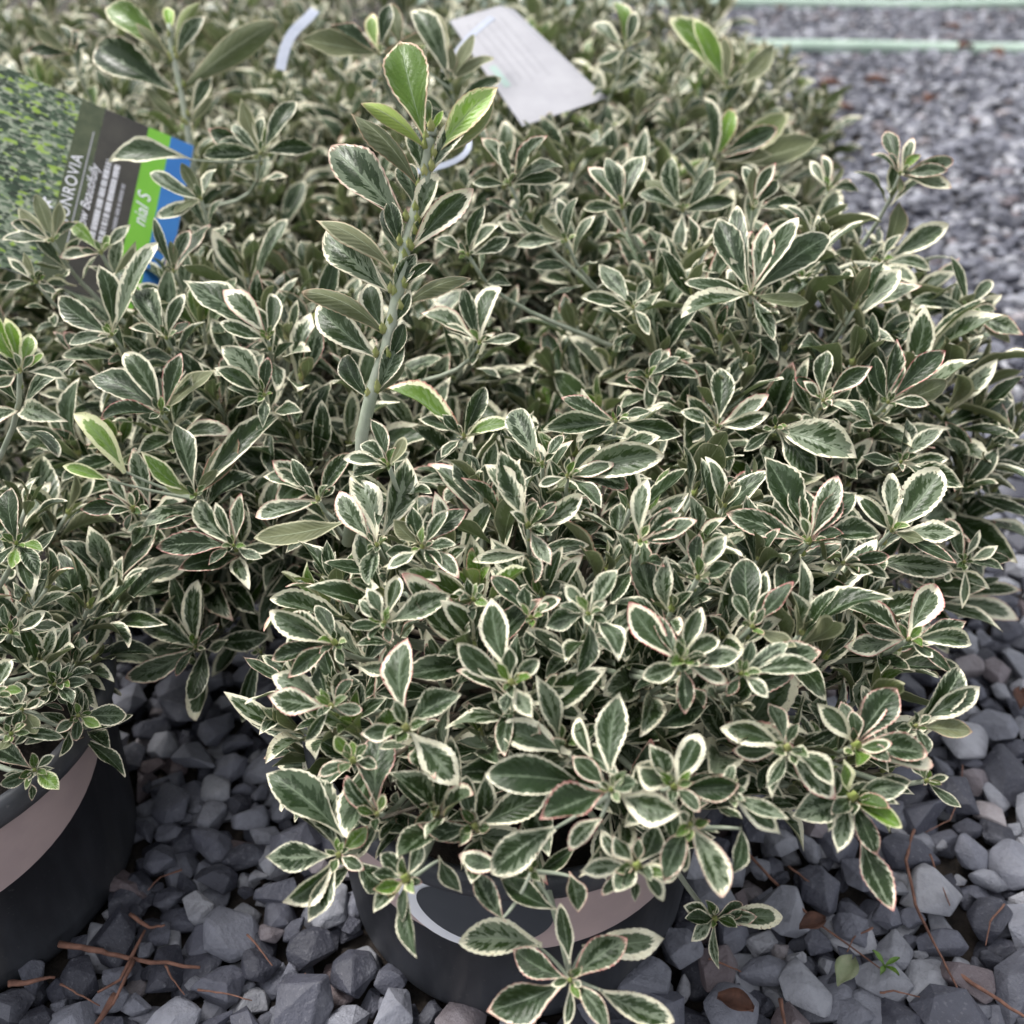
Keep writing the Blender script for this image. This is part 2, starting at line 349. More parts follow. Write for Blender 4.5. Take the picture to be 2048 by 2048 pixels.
Z = {'z1': (0, 0, 700 / 1932), 'z2': (600, 0, 700 / 1932), 'z3': (1300, 0, 748 / 1932), 'z4': (0, 700, 700 / 1932), 'z5': (700, 700, 700 / 1932),
     'z6': (1348, 700, 700 / 1932), 'z7': (0, 1348, 700 / 1932), 'z8': (700, 1348, 700 / 1932), 'z9': (1348, 1348, 700 / 1932)}
def hand(s, z, cen, spec, k=1.0, budsize=.005, facing=.8, extra=2, depth=None):
    """one shoot tip whose leaves follow the photograph: 'x,y[,flags][@bx,by]' ; flags u under, y young, p pink, b behind, n narrow, w wide"""
    ox, oy, sc = Z[z]; px = lambda x, y: (ox + x * sc, oy + y * sc)
    cx, cy = px(*cen); P = s.surf(cx, cy, k) if depth is None else at_depth(cx, cy, depth)
    v = (CAM - P).normalized(); nn = s.normal(P)
    m = (v * facing + Vector((0, 0, 1)) * .38 + nn * .25).normalized()
    ax = (v * .55 + Vector((0, 0, 1)) * .5 + nn * .4).normalized()
    st = s.add_stem(P, ax)
    def hit(x, y, off=0.):
        r = ray(*px(x, y)); q = P + v * off
        return CAM + r * ((q - CAM).dot(m) / r.dot(m))
    items = []
    for w in spec.split():
        b = None
        if '@' in w: w, bs = w.split('@'); b = tuple(float(q) for q in bs.split(','))
        f = w.split(','); items.append((float(f[0]), float(f[1]), f[2] if len(f) > 2 else '', b))
    Ls = [(hit(x, y) - (hit(*b) if b else P)).length for x, y, f, b in items]; Lm = max(Ls)
    for (x, y, f, b), L0 in zip(items, Ls):
        rel = L0 / Lm; off = .010 * (1 - rel) - (.014 if 'b' in f else 0)
        Bp = hit(*b, off - .004) if b else P + v * (off * .6 - .003)
        T = hit(x, y, off + random.uniform(-.28, .34) * L0)
        d = (T - Bp).normalized()
        if not b: Bp = Bp + d * .002
        L = (T - Bp).length
        n = m + Vector((random.uniform(-.5, .5), random.uniform(-.45, .3), random.uniform(-.25, .45))) - d * .12
        if 'u' in f: n = -n
        wd = L * random.uniform(.29, .36)
        if L < .026: wd = L * random.uniform(.36, .45)
        if z in ('z8', 'z7', 'z9'): wd *= 1.2
        elif z in ('z5', 'z6'): wd *= 1.08
        if 'n' in f: wd *= .62
        if 'w' in f: wd *= 1.2
        lf = mk_leaf(Bp, T, n.normalized(), wd, st, young=random.uniform(.3, .6) if 'y' in f else 0., pink=random.uniform(.55, 1.) if 'p' in f else None)
        if 'u' in f: lf.curl *= -.4; lf.fold *= -.6
        if b:                    # a side twig carries leaves that start away from the shoot tip
            q = P - ax * .012; pts = bez(q, q.lerp(Bp, .35) - m * .006, q.lerp(Bp, .7) - m * .006, Bp + d * .003, 12)
            s.stems.append((pts, [.0017 - .0008 * i / 11 for i in range(12)], None)); lf.stem = len(s.stems) - 1
        lf.twist *= .6; s.leaves.append(lf)
    s.bud(P + v * .002, ax, budsize, st)
    a1 = ax.cross(Vector((.2, .5, .8))).normalized(); b1 = ax.cross(a1); az = random.uniform(0, 6.28)
    for q in range(5):           # small new leaves round the bud
        tt = az + q * 1.9; rd = a1 * math.cos(tt) + b1 * math.sin(tt); L = random.uniform(.8, 1.7) * (.004 + budsize)
        d = (ax * .8 + rd * random.uniform(.5, 1.1)).normalized(); bp = P + rd * budsize * .2
        s.leaves.append(mk_leaf(bp, bp + d * L, (ax - rd * .8).normalized(), L * .42, st, random.choice((0., .08, .15, .35)), random.choice((0, .3, .8))))
    if extra: rosette(s, P - ax * .016, ax, min(Lm, .06) * .9, 3 + extra + 1, stem=st, start=3)

sh = {}
def keepA(x, y): return 520 + (60 if y > 1250 else 0) < x < 1990 and y < 1690 - max(0, 800 - x) * 1.0 - max(0, x - 1450) * .40
def keepB(x, y): return y < 1250 or (y < 1480 and x < 190)
def keepD(x, y): return y < 1300 and not (x > 480 and y > 1230)
def keepT(x, y): return not (x < 420 and 60 < y < 150)
G = 'variegated shrubs set out in staggered rows'
defs = [
 ('A', (.005, .575, .205), (.06, .59, .22), (.27, .255, .195), 0, 'variegated shrub with one tall bare-stemmed shoot, in the dark pot with white oval print', 78, .066, .86, keepA),
 ('B', (-.49, .575, .205), (-.53, .59, .20), (.24, .24, .20), 0, 'variegated shrub in the dark pot beside scattered twigs, with an upright lime green shoot', 70, .060, .95, keepB),
 ('C', (.26, .95, .205), (.27, .95, .22), (.275, .26, .24), 1, 'variegated shrub spilling over the open gravel, with a pink-tipped upright shoot', 92, .076, .90, None, .68),
 ('D', (-.245, .95, .205), (-.24, .95, .215), (.275, .26, .215), 1, 'variegated shrub between the two near pots, leaves hanging over shaded gravel', 92, .073, .90, keepD, .6),
 ('E', (-.74, .97, .205), (-.74, .97, .215), (.25, .26, .21), 1, 'dull variegated shrub growing just below the printed plant tag', 75, .066, .95, None, .65),
 ('F', (.02, 1.34, .205), (.02, 1.34, .24), (.29, .27, .22), 1, 'variegated shrub carrying the blank white plant tag', 100, .080, .95, None, .7),
 ('G', (-.48, 1.36, .205), (-.48, 1.38, .22), (.27, .26, .21), 1, 'variegated shrub carrying the dark printed plant tag', 95, .078, .93, keepT, .7),
 ('I', (.24, 1.72, .205), (.22, 1.72, .24), (.28, .27, .21), 2, 'rear variegated shrub between the blank white tag and the open gravel', 85, .084, .95, None, .7),
 ('J', (-.25, 1.72, .205), (-.25, 1.72, .24), (.28, .27, .21), 2, 'rear variegated shrub close behind the left edge of the blank white tag', 85, .084, .95, None, .7),
 ('K', (-.73, 1.72, .205), (-.73, 1.72, .24), (.28, .27, .20), 2, 'rear variegated shrub behind the dark printed tag, under the loose pale strap', 80, .084, .95, None, .7),
 ('L', (0, 2.1, .205), (0, 2.1, .25), (.29, .27, .21), 2, 'rear variegated shrub two rows behind the tall bare-stemmed shoot', 75, .084, .95, None, .7),
 ('M', (-.5, 2.1, .205), (-.5, 2.1, .25), (.29, .27, .21), 2, 'rear variegated shrub two rows beyond the loose pale blue strap', 75, .084, .95, None, .7),
 ('N', (-1.0, 2.1, .205), (-1.0, 2.1, .25), (.29, .27, .21), 2, 'rear variegated shrub two rows behind the dark printed tag', 70, .084, .95, None, .7),
 ('O', (.42, 2.12, .205), (.40, 2.12, .22), (.25, .25, .19), 2, 'rear variegated shrub at the gravel edge before the pale green strip', 70, .070, .95, None, .7),
 ('P', (.22, 2.5, .205), (.22, 2.5, .25), (.32, .27, .27), 2, 'last-row variegated shrub at the gravel edge beside the pale green strips', 60, .084, .95, None, .7),
 ('Q', (-.28, 2.5, .205), (-.28, 2.5, .25), (.32, .27, .27), 2, 'last-row variegated shrub beyond the blank white tag', 60, .084, .95, None, .7),
 ('S', (-1.28, 2.5, .205), (-1.28, 2.5, .25), (.32, .27, .27), 2, 'last-row variegated shrub at the outer end, beyond the dark printed tag', 60, .084, .95, None, .7),
 ('R', (-.78, 2.5, .205), (-.78, 2.5, .25), (.32, .27, .27), 2, 'last-row variegated shrub in the far corner of the block', 60, .084, .95, None, .7),
]
for d in defs: sh[d[0]] = Shrub(*d)
A, B_, C_, D_, F_, G_ = (sh[k] for k in 'ABCDFG')

# ---- shoot tips read from the photograph, front shrub
hand(A, 'z8', (1215, 1690), '1160,1265@1215,1600 600,1480,b@1060,1500 900,1520,pw 755,1860,pw 1530,1460,pw 1735,1460,b@1280,1500 1790,1920,b@1370,1740 1430,1970 1190,1950,nb', extra=0)
hand(A, 'z8', (1440, 640), '1490,100@1445,600 825,290,b@1220,440 750,560@1240,595 1225,455,pw 1045,800,pw 1840,760,w 1585,600,w 1260,240,b@1340,470 1210,975,b@1390,800 780,1100,bw@1130,850', extra=0)
hand(A, 'z8', (310, 300), '320,-200@310,260 615,110,w 600,620,w 60,330,b', budsize=.008, extra=1)
hand(A, 'z8', (150, 775), '200,295,pw 330,940,pb@480,680 -20,560,p', extra=0, k=.97)
hand(A, 'z8', (1585, 1060), '1450,890,w 1690,830,w 1835,1060,w 1730,1255,b 1460,1200,w 1385,860,b 1265,1090,b 1390,1220,bn', budsize=.009, extra=1)
hand(A, 'z8', (1785, 625), '1650,385,w 1930,330,w 1580,510,w 2150,610 1800,940,b 1930,760,p', budsize=.007, extra=2)
hand(A, 'z8', (310, 1130), '130,1320 290,1370,n 370,1570,n 390,920 170,990 120,1100 620,1210,b@490,1000', budsize=.010, extra=0)
hand(A, 'z8', (690, 840), '1100,640,b 440,900,b 640,560,b', budsize=.007, k=.93, extra=2)
hand(A, 'z8', (1000, 1080), '600,1000,pw@870,1060 830,1130,b@1140,1300 690,1090,b@860,1370 1260,1320,b@1210,1090', k=.95, extra=1)
hand(A, 'z8', (890, 50), '850,220,w 1010,245 780,-420@880,0 595,-170 690,-60 1045,-80 880,-150', budsize=.007, extra=2)
hand(A, 'z7', (1870, 1000), '1470,550@1900,900 1465,1010,w 1560,1260 1700,1370 1640,560,b 2030,840,py 2010,1080,p 1860,900,y', budsize=.006, extra=1)
hand(A, 'z7', (1830, 180), '1475,120,w 1680,375,n 1760,-60 1950,30,p 1500,10,b 2000,200', budsize=.006, extra=2)
hand(A, 'z7', (1950, 480), '1850,340,y 1940,370,y 1760,560,p 2080,520,p', budsize=.007, extra=0)
hand(A, 'z5', (985, 975), '740,630 830,555 1140,840 1280,800 1115,1025 1285,945,b 1110,1190,p', budsize=.007)
hand(A, 'z5', (400, 1090), '345,865 540,885 650,880,p 240,935,u 585,1075 195,1120 200,1215 510,1200 600,1260')
hand(A, 'z5', (1315, 1460), '1475,1215,w 1190,1290 1155,1410 1075,1530,w 1420,1500 1485,1715,w 1250,1800')
hand(A, 'z5', (190, 1510), '90,1310 265,1240 50,1380 555,1350 0,1530 105,1600,p 220,1620')
hand(A, 'z5', (630, 480), '185,215,y 745,205 370,380 895,410,y 890,500 510,355 500,600 470,620,b', budsize=.006)
hand(A, 'z5', (1060, 630), '900,330 1180,470 1000,700')
hand(A, 'z5', (1200, 700), '1380,530,w 1460,630,p 1735,580 1540,760 1150,760,u 1040,750 1390,880')
hand(A, 'z5', (1600, 1060), '1640,710 1915,940,p 1770,870,p 1830,900 1575,1140,n 1850,1010')
hand(A, 'z5', (1830, 1730), '1690,1470,p 1540,1390,wp 1940,1420 1610,1810 1980,1700 1850,2010,p', budsize=.007)
hand(A, 'z5', (1000, 1480), '780,1250,b 1160,1370 960,1300,w 980,1660,b', k=.95)
hand(A, 'z5', (215, 640), '110,375 60,520 330,560,b 300,480,u -40,600 10,700', depth=.70)
hand(A, 'z5', (150, 1080), '310,590 -60,780,p 105,1300,w 0,700')
hand(A, 'z5', (680, 1380), '560,1350 740,1290 550,1470 680,1500', k=.94)
hand(A, 'z4', (1760, 830), '1500,610,pw 1450,700 1610,600 1930,570,p 1410,920,p 1400,1040,u@1900,950 1850,750', budsize=.007)
hand(A, 'z4', (1850, 1620), '1490,1440,w 1540,1500 1740,1410 1590,1810 1500,1710 1900,1740', budsize=.007)
hand(A, 'z6', (740, 1060), '290,900 455,850 500,590,b 720,760,p 905,695,p 910,770,p 1010,790 960,880 590,1080,p 940,1015,p 1140,1020 780,850,y 640,760', budsize=.007)
hand(A, 'z6', (1200, 1000), '1470,660,w 1200,680,w 1010,800 1580,1010 1380,1050,u 1560,1180,n')
hand(A, 'z6', (1290, 1600), '920,1410,p 1450,1300,pw 1615,1500,p 1430,1700 1040,1520,p 1250,1480 1640,1620 1540,1790,n 940,1640,pb')
hand(A, 'z6', (430, 1530), '400,1150,w 560,1330 660,1280 680,1640,u 330,1350 510,1220,b')
hand(A, 'z6', (370, 1790), '630,1620 810,1660,p 430,1600 180,1630 290,1910,p 800,1760 520,1920')
hand(A, 'z6', (130, 1260), '140,1015,p 290,1020 320,1180 200,1230,u 20,1180')
hand(A, 'z6', (30, 1720), '140,1420,p 380,1680 300,1840,p 250,1600', budsize=.006, extra=0)
hand(A, 'z6', (930, 1180), '1190,1140 1100,1230 820,1220,u 980,990 1190,1260')
hand(A, 'z9', (620, 410), '520,160,w 255,300 320,420 730,420,n 885,620,w 540,690,n 505,630,n 890,690,bp', budsize=.008)
hand(A, 'z9', (1000, 400), '1230,80,wp 980,200,p 1120,90,p 920,150,p 1430,510,p 1400,440,p 790,160', budsize=.010)
hand(A, 'z9', (980, 680), '900,990 1120,1000,p 1210,1310,b@1030,860 1290,620 1310,590,b 650,790,w 1190,880,y 1260,850,y', budsize=.011)
hand(A, 'z9', (225, 1350), '50,1280 380,1270,w 95,1475 250,1630,n 460,1340 600,1340 60,1350', budsize=.007, extra=0, depth=.70)
hand(A, 'z9', (280, 650), '590,885 635,800,n 400,640 330,500', extra=1)
hand(A, 'z9', (90, 830), '265,1235 310,1110,b@370,830 -60,1150', extra=1)
hand(A, 'z9', (1330, 290), '1690,70 1650,320,up 1580,-30 1420,230 1220,300 1400,440', extra=1)
hand(A, 'z9', (1390, 590), '1585,735,n 1300,480', extra=0)
# ---- left part of the middle
hand(D_, 'z4', (895, 350), '490,150,w 685,15 1000,15,p 1195,110,u 550,390,p 780,200,b', k=1.12)
hand(D_, 'z4', (740, 880), '545,800,p 440,880,p 590,680,p 735,540,p@830,870 860,990,p@1090,920 700,1000,b', k=1.14, budsize=.009)
hand(D_, 'z4', (1080, 800), '410,350,y@690,680 345,640,y@600,720 780,560,y 960,400 905,730,uy 1200,660,u 1310,480,u 1550,350,n', k=1.12)
hand(D_, 'z4', (1290, 1080), '1090,830,w 1330,790,p 1190,840 860,1090,p 980,1010,p 1530,1090 1150,1190,p 1450,1150', k=1.15)
hand(D_, 'z4', (640, 1290), '490,970,w 330,1050,w 860,1020,p 350,1335,n 460,1480,w 1080,1150', k=1.12)
hand(D_, 'z4', (1080, 1640), '760,1490,w 940,1220,n 1090,1270 1210,1510,p 690,1810 970,1800,p', k=1.13)
hand(D_, 'z4', (490, 1590), '350,1430 330,1670 395,1850,w 530,1560 640,1650', k=1.1)
hand(D_, 'z4', (1460, 250), '1220,-20,w 1480,40 1380,140 1300,320 1450,430 1180,100', k=1.1)
hand(D_, 'z7', (1100, -60), '1080,260 1000,-200', k=1.08, extra=0)
hand(D_, 'z7', (1440, -120), '1335,270,n', k=1.08, extra=0)
hand(B_, 'z4', (90, 1070), '-60,800 60,760,w 215,1260,w 240,1110,y 60,1210,y -80,1250 180,1380', k=1.1)
hand(B_, 'z4', (110, 120), '30,-180,y 170,-90,y -40,-250,y 375,160 -60,200 240,20,y -70,60', k=1.05, depth=.66)
hand(B_, 'z7', (430, 230), '700,230,w 560,290,y 300,330 420,370', k=1.0, extra=1)
hand(B_, 'z7', (190, 530), '325,640,y 0,610 140,640,yn 300,450 -60,380', k=1.0, extra=1)
hand(B_, 'z7', (-30, 110), '125,95,y -80,250 60,-80', k=1.1)
# ---- middle and right
hand(A, 'z5', (1465, 395), '1165,265 1065,440 1480,300 1660,340 1835,470 1400,420 1250,510', k=1.0)
hand(C_, 'z5', (1640, 150), '1720,-10 1825,40 1520,150,p 1640,340,w 1925,150 1700,250', k=1.04)
hand(C_, 'z6', (240, 420), '255,95 525,245,p 35,340,w 60,510 530,350 -20,690 300,680', k=1.05)
hand(C_, 'z6', (820, 280), '850,0 1095,90,p 670,150,p 880,300 710,170,p 1100,420 1010,370', k=1.04)
hand(C_, 'z6', (560, 430), '385,560 1010,600,w 640,470 785,700,w 700,550', k=1.07)
hand(C_, 'z6', (1180, 290), '1510,170,u 1110,30 1500,5,p 1260,60 1410,300 1230,-60', k=1.04)
hand(C_, 'z6', (1250, 620), '1280,370 1520,600 1490,430 1030,590 1600,760', k=1.04)
hand(C_, 'z6', (1600, 1170), '1860,1160,p 1790,1080 1820,1215 1690,990 1590,1430,n 1500,930', depth=.86)
hand(C_, 'z6', (1690, 640), '1940,670 1760,500,p 1600,480,n 1780,740', depth=.98)
hand(C_, 'z3', (520, 1520), '350,1130 600,1150 450,1060,n 770,1120 930,1220 820,1560,u 180,1460 160,1640 640,1760', k=1.04)
hand(C_, 'z3', (170, 1090), '110,810 330,860 430,920,pu 440,1040 -20,930,u -60,1000 140,1330', k=1.04)
hand(C_, 'z3', (1290, 900), '1215,680,p 1360,710,p 1570,830,p 1540,880,p 1140,800,pn 1560,970 1240,790,p 1400,800,py 1290,1000,u', depth=1.02, k=1.1)
hand(C_, 'z3', (1190, 1360), '1290,1040,u 1300,1210 1450,1400 1545,1160 950,1300 1380,1470', depth=1.02)
hand(C_, 'z3', (920, 980), '890,800,p 830,830 1040,930,p 1080,990 1000,870,un', depth=1.08)
hand(C_, 'z3', (530, 1080), '480,860 540,860,u 650,840,p 780,1050 660,930', k=1.05)
hand(C_, 'z3', (1640, 1600), '1550,1320,n 1770,1450 1530,1640,u 1860,1770,u 1790,1600,p 1930,1730 1350,1560', depth=1.0)
hand(C_, 'z2', (1160, 1020), '1000,760 1110,780 1370,750,p 1450,920 1440,980 950,1010 1250,800', depth=.98)
hand(C_, 'z2', (930, 1410), '1020,1130 1100,1240 880,1330,p 740,1320 1160,1310', depth=.93)
hand(C_, 'z2', (1470, 1330), '1420,1090 1180,1360 1330,1190,u 1530,1090 1180,1200,n', depth=.98)
hand(C_, 'z2', (1840, 1700), '1650,1460 1550,1640 1930,1540 1700,1690 1930,1850', k=1.06)
hand(D_, 'z2', (990, 1890), '1100,1580 1215,1860 775,1790 660,1730 900,1590', depth=.90)
hand(C_, 'z2', (1780, 1150), '1750,900,p 1590,920,p 1690,870 1900,860 1560,1150', depth=1.02)
hand(F_, 'z3', (330, 830), '660,660,p 420,560,y 280,500 870,720,u 720,580,uy 560,750 640,800,u', depth=1.2)
hand(F_, 'z3', (400, 460), '380,180,up 640,230,u 350,320,u 280,180,p 100,90,y 220,90,y', depth=1.3)
hand(F_, 'z2', (830, 450), '960,190,u 1070,320,u 700,20,u 500,20,up@560,260 830,250,up 620,60', depth=1.12)
hand(F_, 'z2', (440, 300), '170,140,p 500,20 400,70,py 0,220,u 760,200,pu', depth=1.12)
hand(F_, 'z2', (1790, 270), '1620,130 1720,10,py 1850,60 1640,350 1930,180,u 1900,330', depth=1.3)
hand(G_, 'z1', (1440, 850), '1150,710 1330,540,u 1640,560 1280,690 1190,790 1740,820 1120,860 600,890@1060,880 1450,640', depth=1.05)
hand(D_, 'z1', (620, 1850), '545,1460,w 690,1470,w 320,1640 870,1340,n 750,1330,un 380,1900', depth=.90)
hand(D_, 'z1', (920, 1870), '760,1600,w 1020,1620 710,1810 1050,1780,p', depth=.89)
hand(D_, 'z1', (1480, 1870), '1010,1550,w 1230,1600,pw 1500,1620 1390,1770,p 1210,1780', depth=.88)
hand(D_, 'z1', (560, 1400), '380,1230,y 440,1380,p 330,1420,p 600,1300,y 720,1240', depth=.98)
hand(D_, 'z1', (290, 1330), '100,1150,u 200,1070,u 330,1110,u 10,1320 430,1230,p 60,1230', depth=.97)
hand(D_, 'z1', (200, 1560), '40,1420 130,1390,u 240,1500 310,1620 20,1600', depth=.94)
hand(D_, 'z1', (1110, 1100), '830,950 960,1180,u 1000,900,u 1200,930 860,1200', depth=1.0)
hand(D_, 'z1', (960, 1500), '850,1200,n 1160,1240 1050,1270,p 940,1330,u', depth=.98)
hand(B_, 'z4', (60, 1560), '20,1400 90,1470 -40,1620 140,1640 250,1440 180,1540', k=1.0)
hand(B_, 'z4', (330, 1830), '240,1740 420,1900 520,1780 250,1960 150,1840 380,1720', k=1.0)
hand(B_, 'z7', (300, 60), '480,40 400,170 120,-60 180,180 330,-80 220,120,u', k=1.0)
hand(B_, 'z7', (120, 200), '20,300 200,330,u 250,150 -30,120 90,40', k=1.0)
hand(B_, 'z7', (60, 330), '190,300,u 350,350,n 0,420,u 120,200 -60,300', k=1.0, extra=1)
hand(G_, 'z1', (400, 300), '190,150,u 330,140 150,280 430,170,p 500,250', depth=1.3)
# ---- the tall shoot (its leaves stand in pairs on a stout stem)
def tall_shoot(s, path, leaves, r0, r1, z):
    ox, oy, sc = Z[z]
    P = [at_depth(ox + x * sc, oy + y * sc, d) for x, y, d in path]
    pts = []
    for i in range(len(P) - 1):
        for t in (0, .5): pts.append(P[i].lerp(P[i + 1], t) + Vector((random.uniform(-1, 1), 0, random.uniform(-1, 1))) * .0012)
    pts.append(P[-1]); n = len(pts)
    s.stems.append((pts, [r1 + (r0 - r1) * i / (n - 1) for i in range(n)], True)); st = len(s.stems) - 1
    zd = lambda y: np.interp(y, [p[1] for p in path][::-1], [p[2] for p in path][::-1])
    for bx, by, tx, ty, f in leaves:
        d = zd(by); Bp = at_depth(ox + bx * sc, oy + by * sc, d)
        nb = min((a.lerp(c, q / 8) for a, c in zip(pts, pts[1:]) for q in range(9)), key=lambda q: (q - Bp).length); Bp = nb + (Bp - nb) * min(1, (r0 + r1) * .42 / max(1e-5, (Bp - nb).length)); dt = d + (.012 if tx < bx else -.004) * (1 if 'u' not in f else -1)
        T = at_depth(ox + tx * sc, oy + ty * sc, dt); v = (CAM - Bp).normalized(); L = (T - Bp).length
        n = (v + Vector((random.uniform(-.15, .15), 0, .35))); n = -n if 'u' in f else n
        wd = L * (.31 if 'w' not in f else .38) * (.75 if 'u' in f else 1)
        lf = mk_leaf(Bp, T, n.normalized(), wd, st, young=.85 if 'y' in f else (.3 if 'g' in f else 0), pink=.5 if 'p' in f else .15)
        lf.fold = random.uniform(.4, .8); lf.twist *= .7; lf.curl = .18 if 'u' not in f else -.14; lf.bow = .05 if 'u' not in f else -.1
        s.leaves.append(lf); s.bud(Bp + (T - Bp) * .02 + v * .0016 + Vector((0, 0, .002)), Vector((0, -.2, 1)).normalized(), .0075, st)
tall_shoot(A, [(270, 3000, .80), (310, 2650, .76), (350, 2400, .74), (400, 2150, .735), (470, 1932, .73), (560, 1500, .72), (620, 1250, .715), (690, 1000, .71), (715, 830, .705), (722, 770, .70), (728, 705, .698)],
 [(722, 730, 690, 560, 'gn'), (728, 730, 790, 610, 'yn'), (700, 800, 555, 225, 'gpw'), (690, 980, 640, 700, 'w'), (640, 1180, 560, 900, 'w'), (660, 1250, 760, 960, 'w'), (580, 1440, 470, 1150, 'w'), (600, 1380, 700, 1180, ''), (520, 1640, 640, 1400, 'w'), (470, 1850, 380, 1560, 'w'), (500, 1800, 610, 1600, ''), (700, 830, 335, 570, 'uyp'), (745, 880, 1095, 480, 'yp'), (765, 890, 1070, 545, 'ugp'), (760, 950, 940, 630, ''), (665, 1060, 280, 625, 'up'),
  (595, 1230, 170, 810, 'pw'), (470, 1340, 490, 1110, 'w'), (670, 1320, 810, 1100, 'up'), (650, 1400, 955, 1040, 'p'), (540, 1520, 85, 1215, 'up'), (480, 1620, 150, 1270, 'w'),
  (590, 1600, 740, 1450, ''), (560, 1720, 945, 1535, 'up'), (410, 1840, 10, 1610, 'up'), (390, 1960, 95, 1690, 'w'), (510, 1990, 575, 1780, 'w'), (440, 2160, 560, 1860, 'w'), (380, 2200, 250, 1960, 'w'), (440, 2180, 580, 2010, 'u')], .0034, .0052, 'z2')
tall_shoot(G_, [(1090, 1100, 1.22), (1030, 700, 1.2), (975, 400, 1.19), (945, 220, 1.185), (930, 130, 1.18)],
 [(940, 330, 590, 40, 'g'), (940, 350, 750, 130, 'up'), (935, 210, 920, 40, 'y'), (970, 300, 1110, 10, 'ug'), (975, 330, 1130, 90, ''), (960, 520, 530, 260, 'w'), (1040, 650, 1180, 400, ''), (1010, 690, 810, 480, 'u'), (1030, 700, 1180, 520, 'u'), (1045, 480, 1540, 120, 'u')], .0028, .0042, 'z1')
tall_shoot(C_, [(420, 1932, .98), (560, 1560, 1.0)], [(450, 1900, 560, 1640, '')], .002, .003, 'z3')

for s in sh.values(): fill(s)
sh = {k: s for k, s in sh.items() if s.leaves}

# ------------------------------------------------------------------ ground and gravel
GX0, GX1, GY1 = -2.0, 5.0, 7.2
ground = mesh_obj('ground', [(-40, -40, 0), (40, -40, 0), (40, 60, 0), (-40, 60, 0)], [(0, 1, 2, 3)], M['soil'], smooth=False)
tag(ground, kind='structure')
import bmesh
def stone_shape(seed, fine):
    rr = random.Random(seed); bm = bmesh.new(); pts = []
    sc = Vector((rr.uniform(1.0, 1.55), rr.uniform(.75, 1.05), rr.uniform(.48, .75))); n = 14
    for i in range(n):           # angular chip: hull of scattered surface points
        z = 1 - 2 * (i + .5) / n; t = i * 2.4 + rr.uniform(-1.0, 1.0); z = max(-.97, min(.97, z + rr.uniform(-.16, .16))); r = math.sqrt(1 - z * z)
        pts.append(Vector((r * math.cos(t), r * math.sin(t), z)))
    for p in pts: bm.verts.new((p.x * sc.x, p.y * sc.y, p.z * sc.z))
    bmesh.ops.convex_hull(bm, input=bm.verts)
    if fine:
        bmesh.ops.dissolve_limit(bm, angle_limit=R(16), verts=bm.verts[:], edges=bm.edges[:])
        bmesh.ops.bevel(bm, geom=bm.edges[:], offset=.15, segments=2, profile=.6, affect='EDGES', clamp_overlap=True)
        bmesh.ops.triangulate(bm, faces=bm.faces[:])
    bm.verts.index_update(); bm.normal_update()
    V = np.array([v.co[:] for v in bm.verts]); F = np.array([[q.index for q in f.verts] for f in bm.faces]); bm.free(); return V, F
SH = [stone_shape(i, True) for i in range(16)]; SM = [stone_shape(i, False) for i in range(16)]
stones = []   # (pos, radius, variant, rot)
cell = {}
def try_stone(x, y, r, k=.80):
    ci, cj = int(x / .06), int(y / .06)
    for i in range(ci - 1, ci + 2):
        for j in range(cj - 1, cj + 2):
            for (a, b2, q) in cell.get((i, j), ()):
                if (a - x) ** 2 + (b2 - y) ** 2 < ((r + q) * k) ** 2: return False
    cell.setdefault((ci, cj), []).append((x, y, r)); return True
pots = [('A', .005, .575), ('B', -.49, .575)]
def visible_ground(x, y):
    if y < .12: return False
    d = y * math.cos(R(PITCH)) + CAM.z * math.sin(R(PITCH)); px = 1024 + x / d * 2048
    if not -150 < px < 2250: return False
    if y > .95 and px < 1100: return False
    for k, a, b2 in pots:
        if (x - a) ** 2 + (y - b2) ** 2 < .152 ** 2: return False
    return True
def throw(n, y0, y1, r0, r1, k):
    for _ in range(n):
        y = random.uniform(y0, y1); w = (y * .82 + .46) * .56 + .1
        x = random.uniform(-w, w)
        if y > .95: x = random.uniform(.02, w)
        r = r0 + (r1 - r0) * random.random() ** 1.6
        if visible_ground(x, y) and try_stone(x, y, r, k):
            rot = (random.uniform(-.35, .35), random.uniform(-.35, .35), random.uniform(0, 6.28))
            stones.append((Vector((x, y, r * random.uniform(.25, .6))), r, random.randrange(16), rot))
def layer(specs, lift, k):
    global stones; i0 = len(stones); cell.clear()
    for a in specs: throw(*a, k)
    for i in range(i0, len(stones)): stones[i][0].z += lift
layer([(3000, .12, 1.3, .016, .024), (9000, .12, 1.3, .010, .016)], 0, .64)
layer([(9000, 1.3, 2.6, .013, .021), (9000, 1.3, 2.6, .009, .013)], 0, .72)
layer([(2500, .12, 1.3, .018, .029), (6000, .12, 1.3, .012, .019), (7000, .12, 1.3, .007, .012)], .013, .74)
layer([(2500, 1.3, 2.6, .014, .026)], .008, 1.0)
layer([(30000, 2.6, GY1, .015, .024)], 0, .70)
from mathutils import Euler
SR = [np.array(Euler(s[3]).to_matrix()) for s in stones]

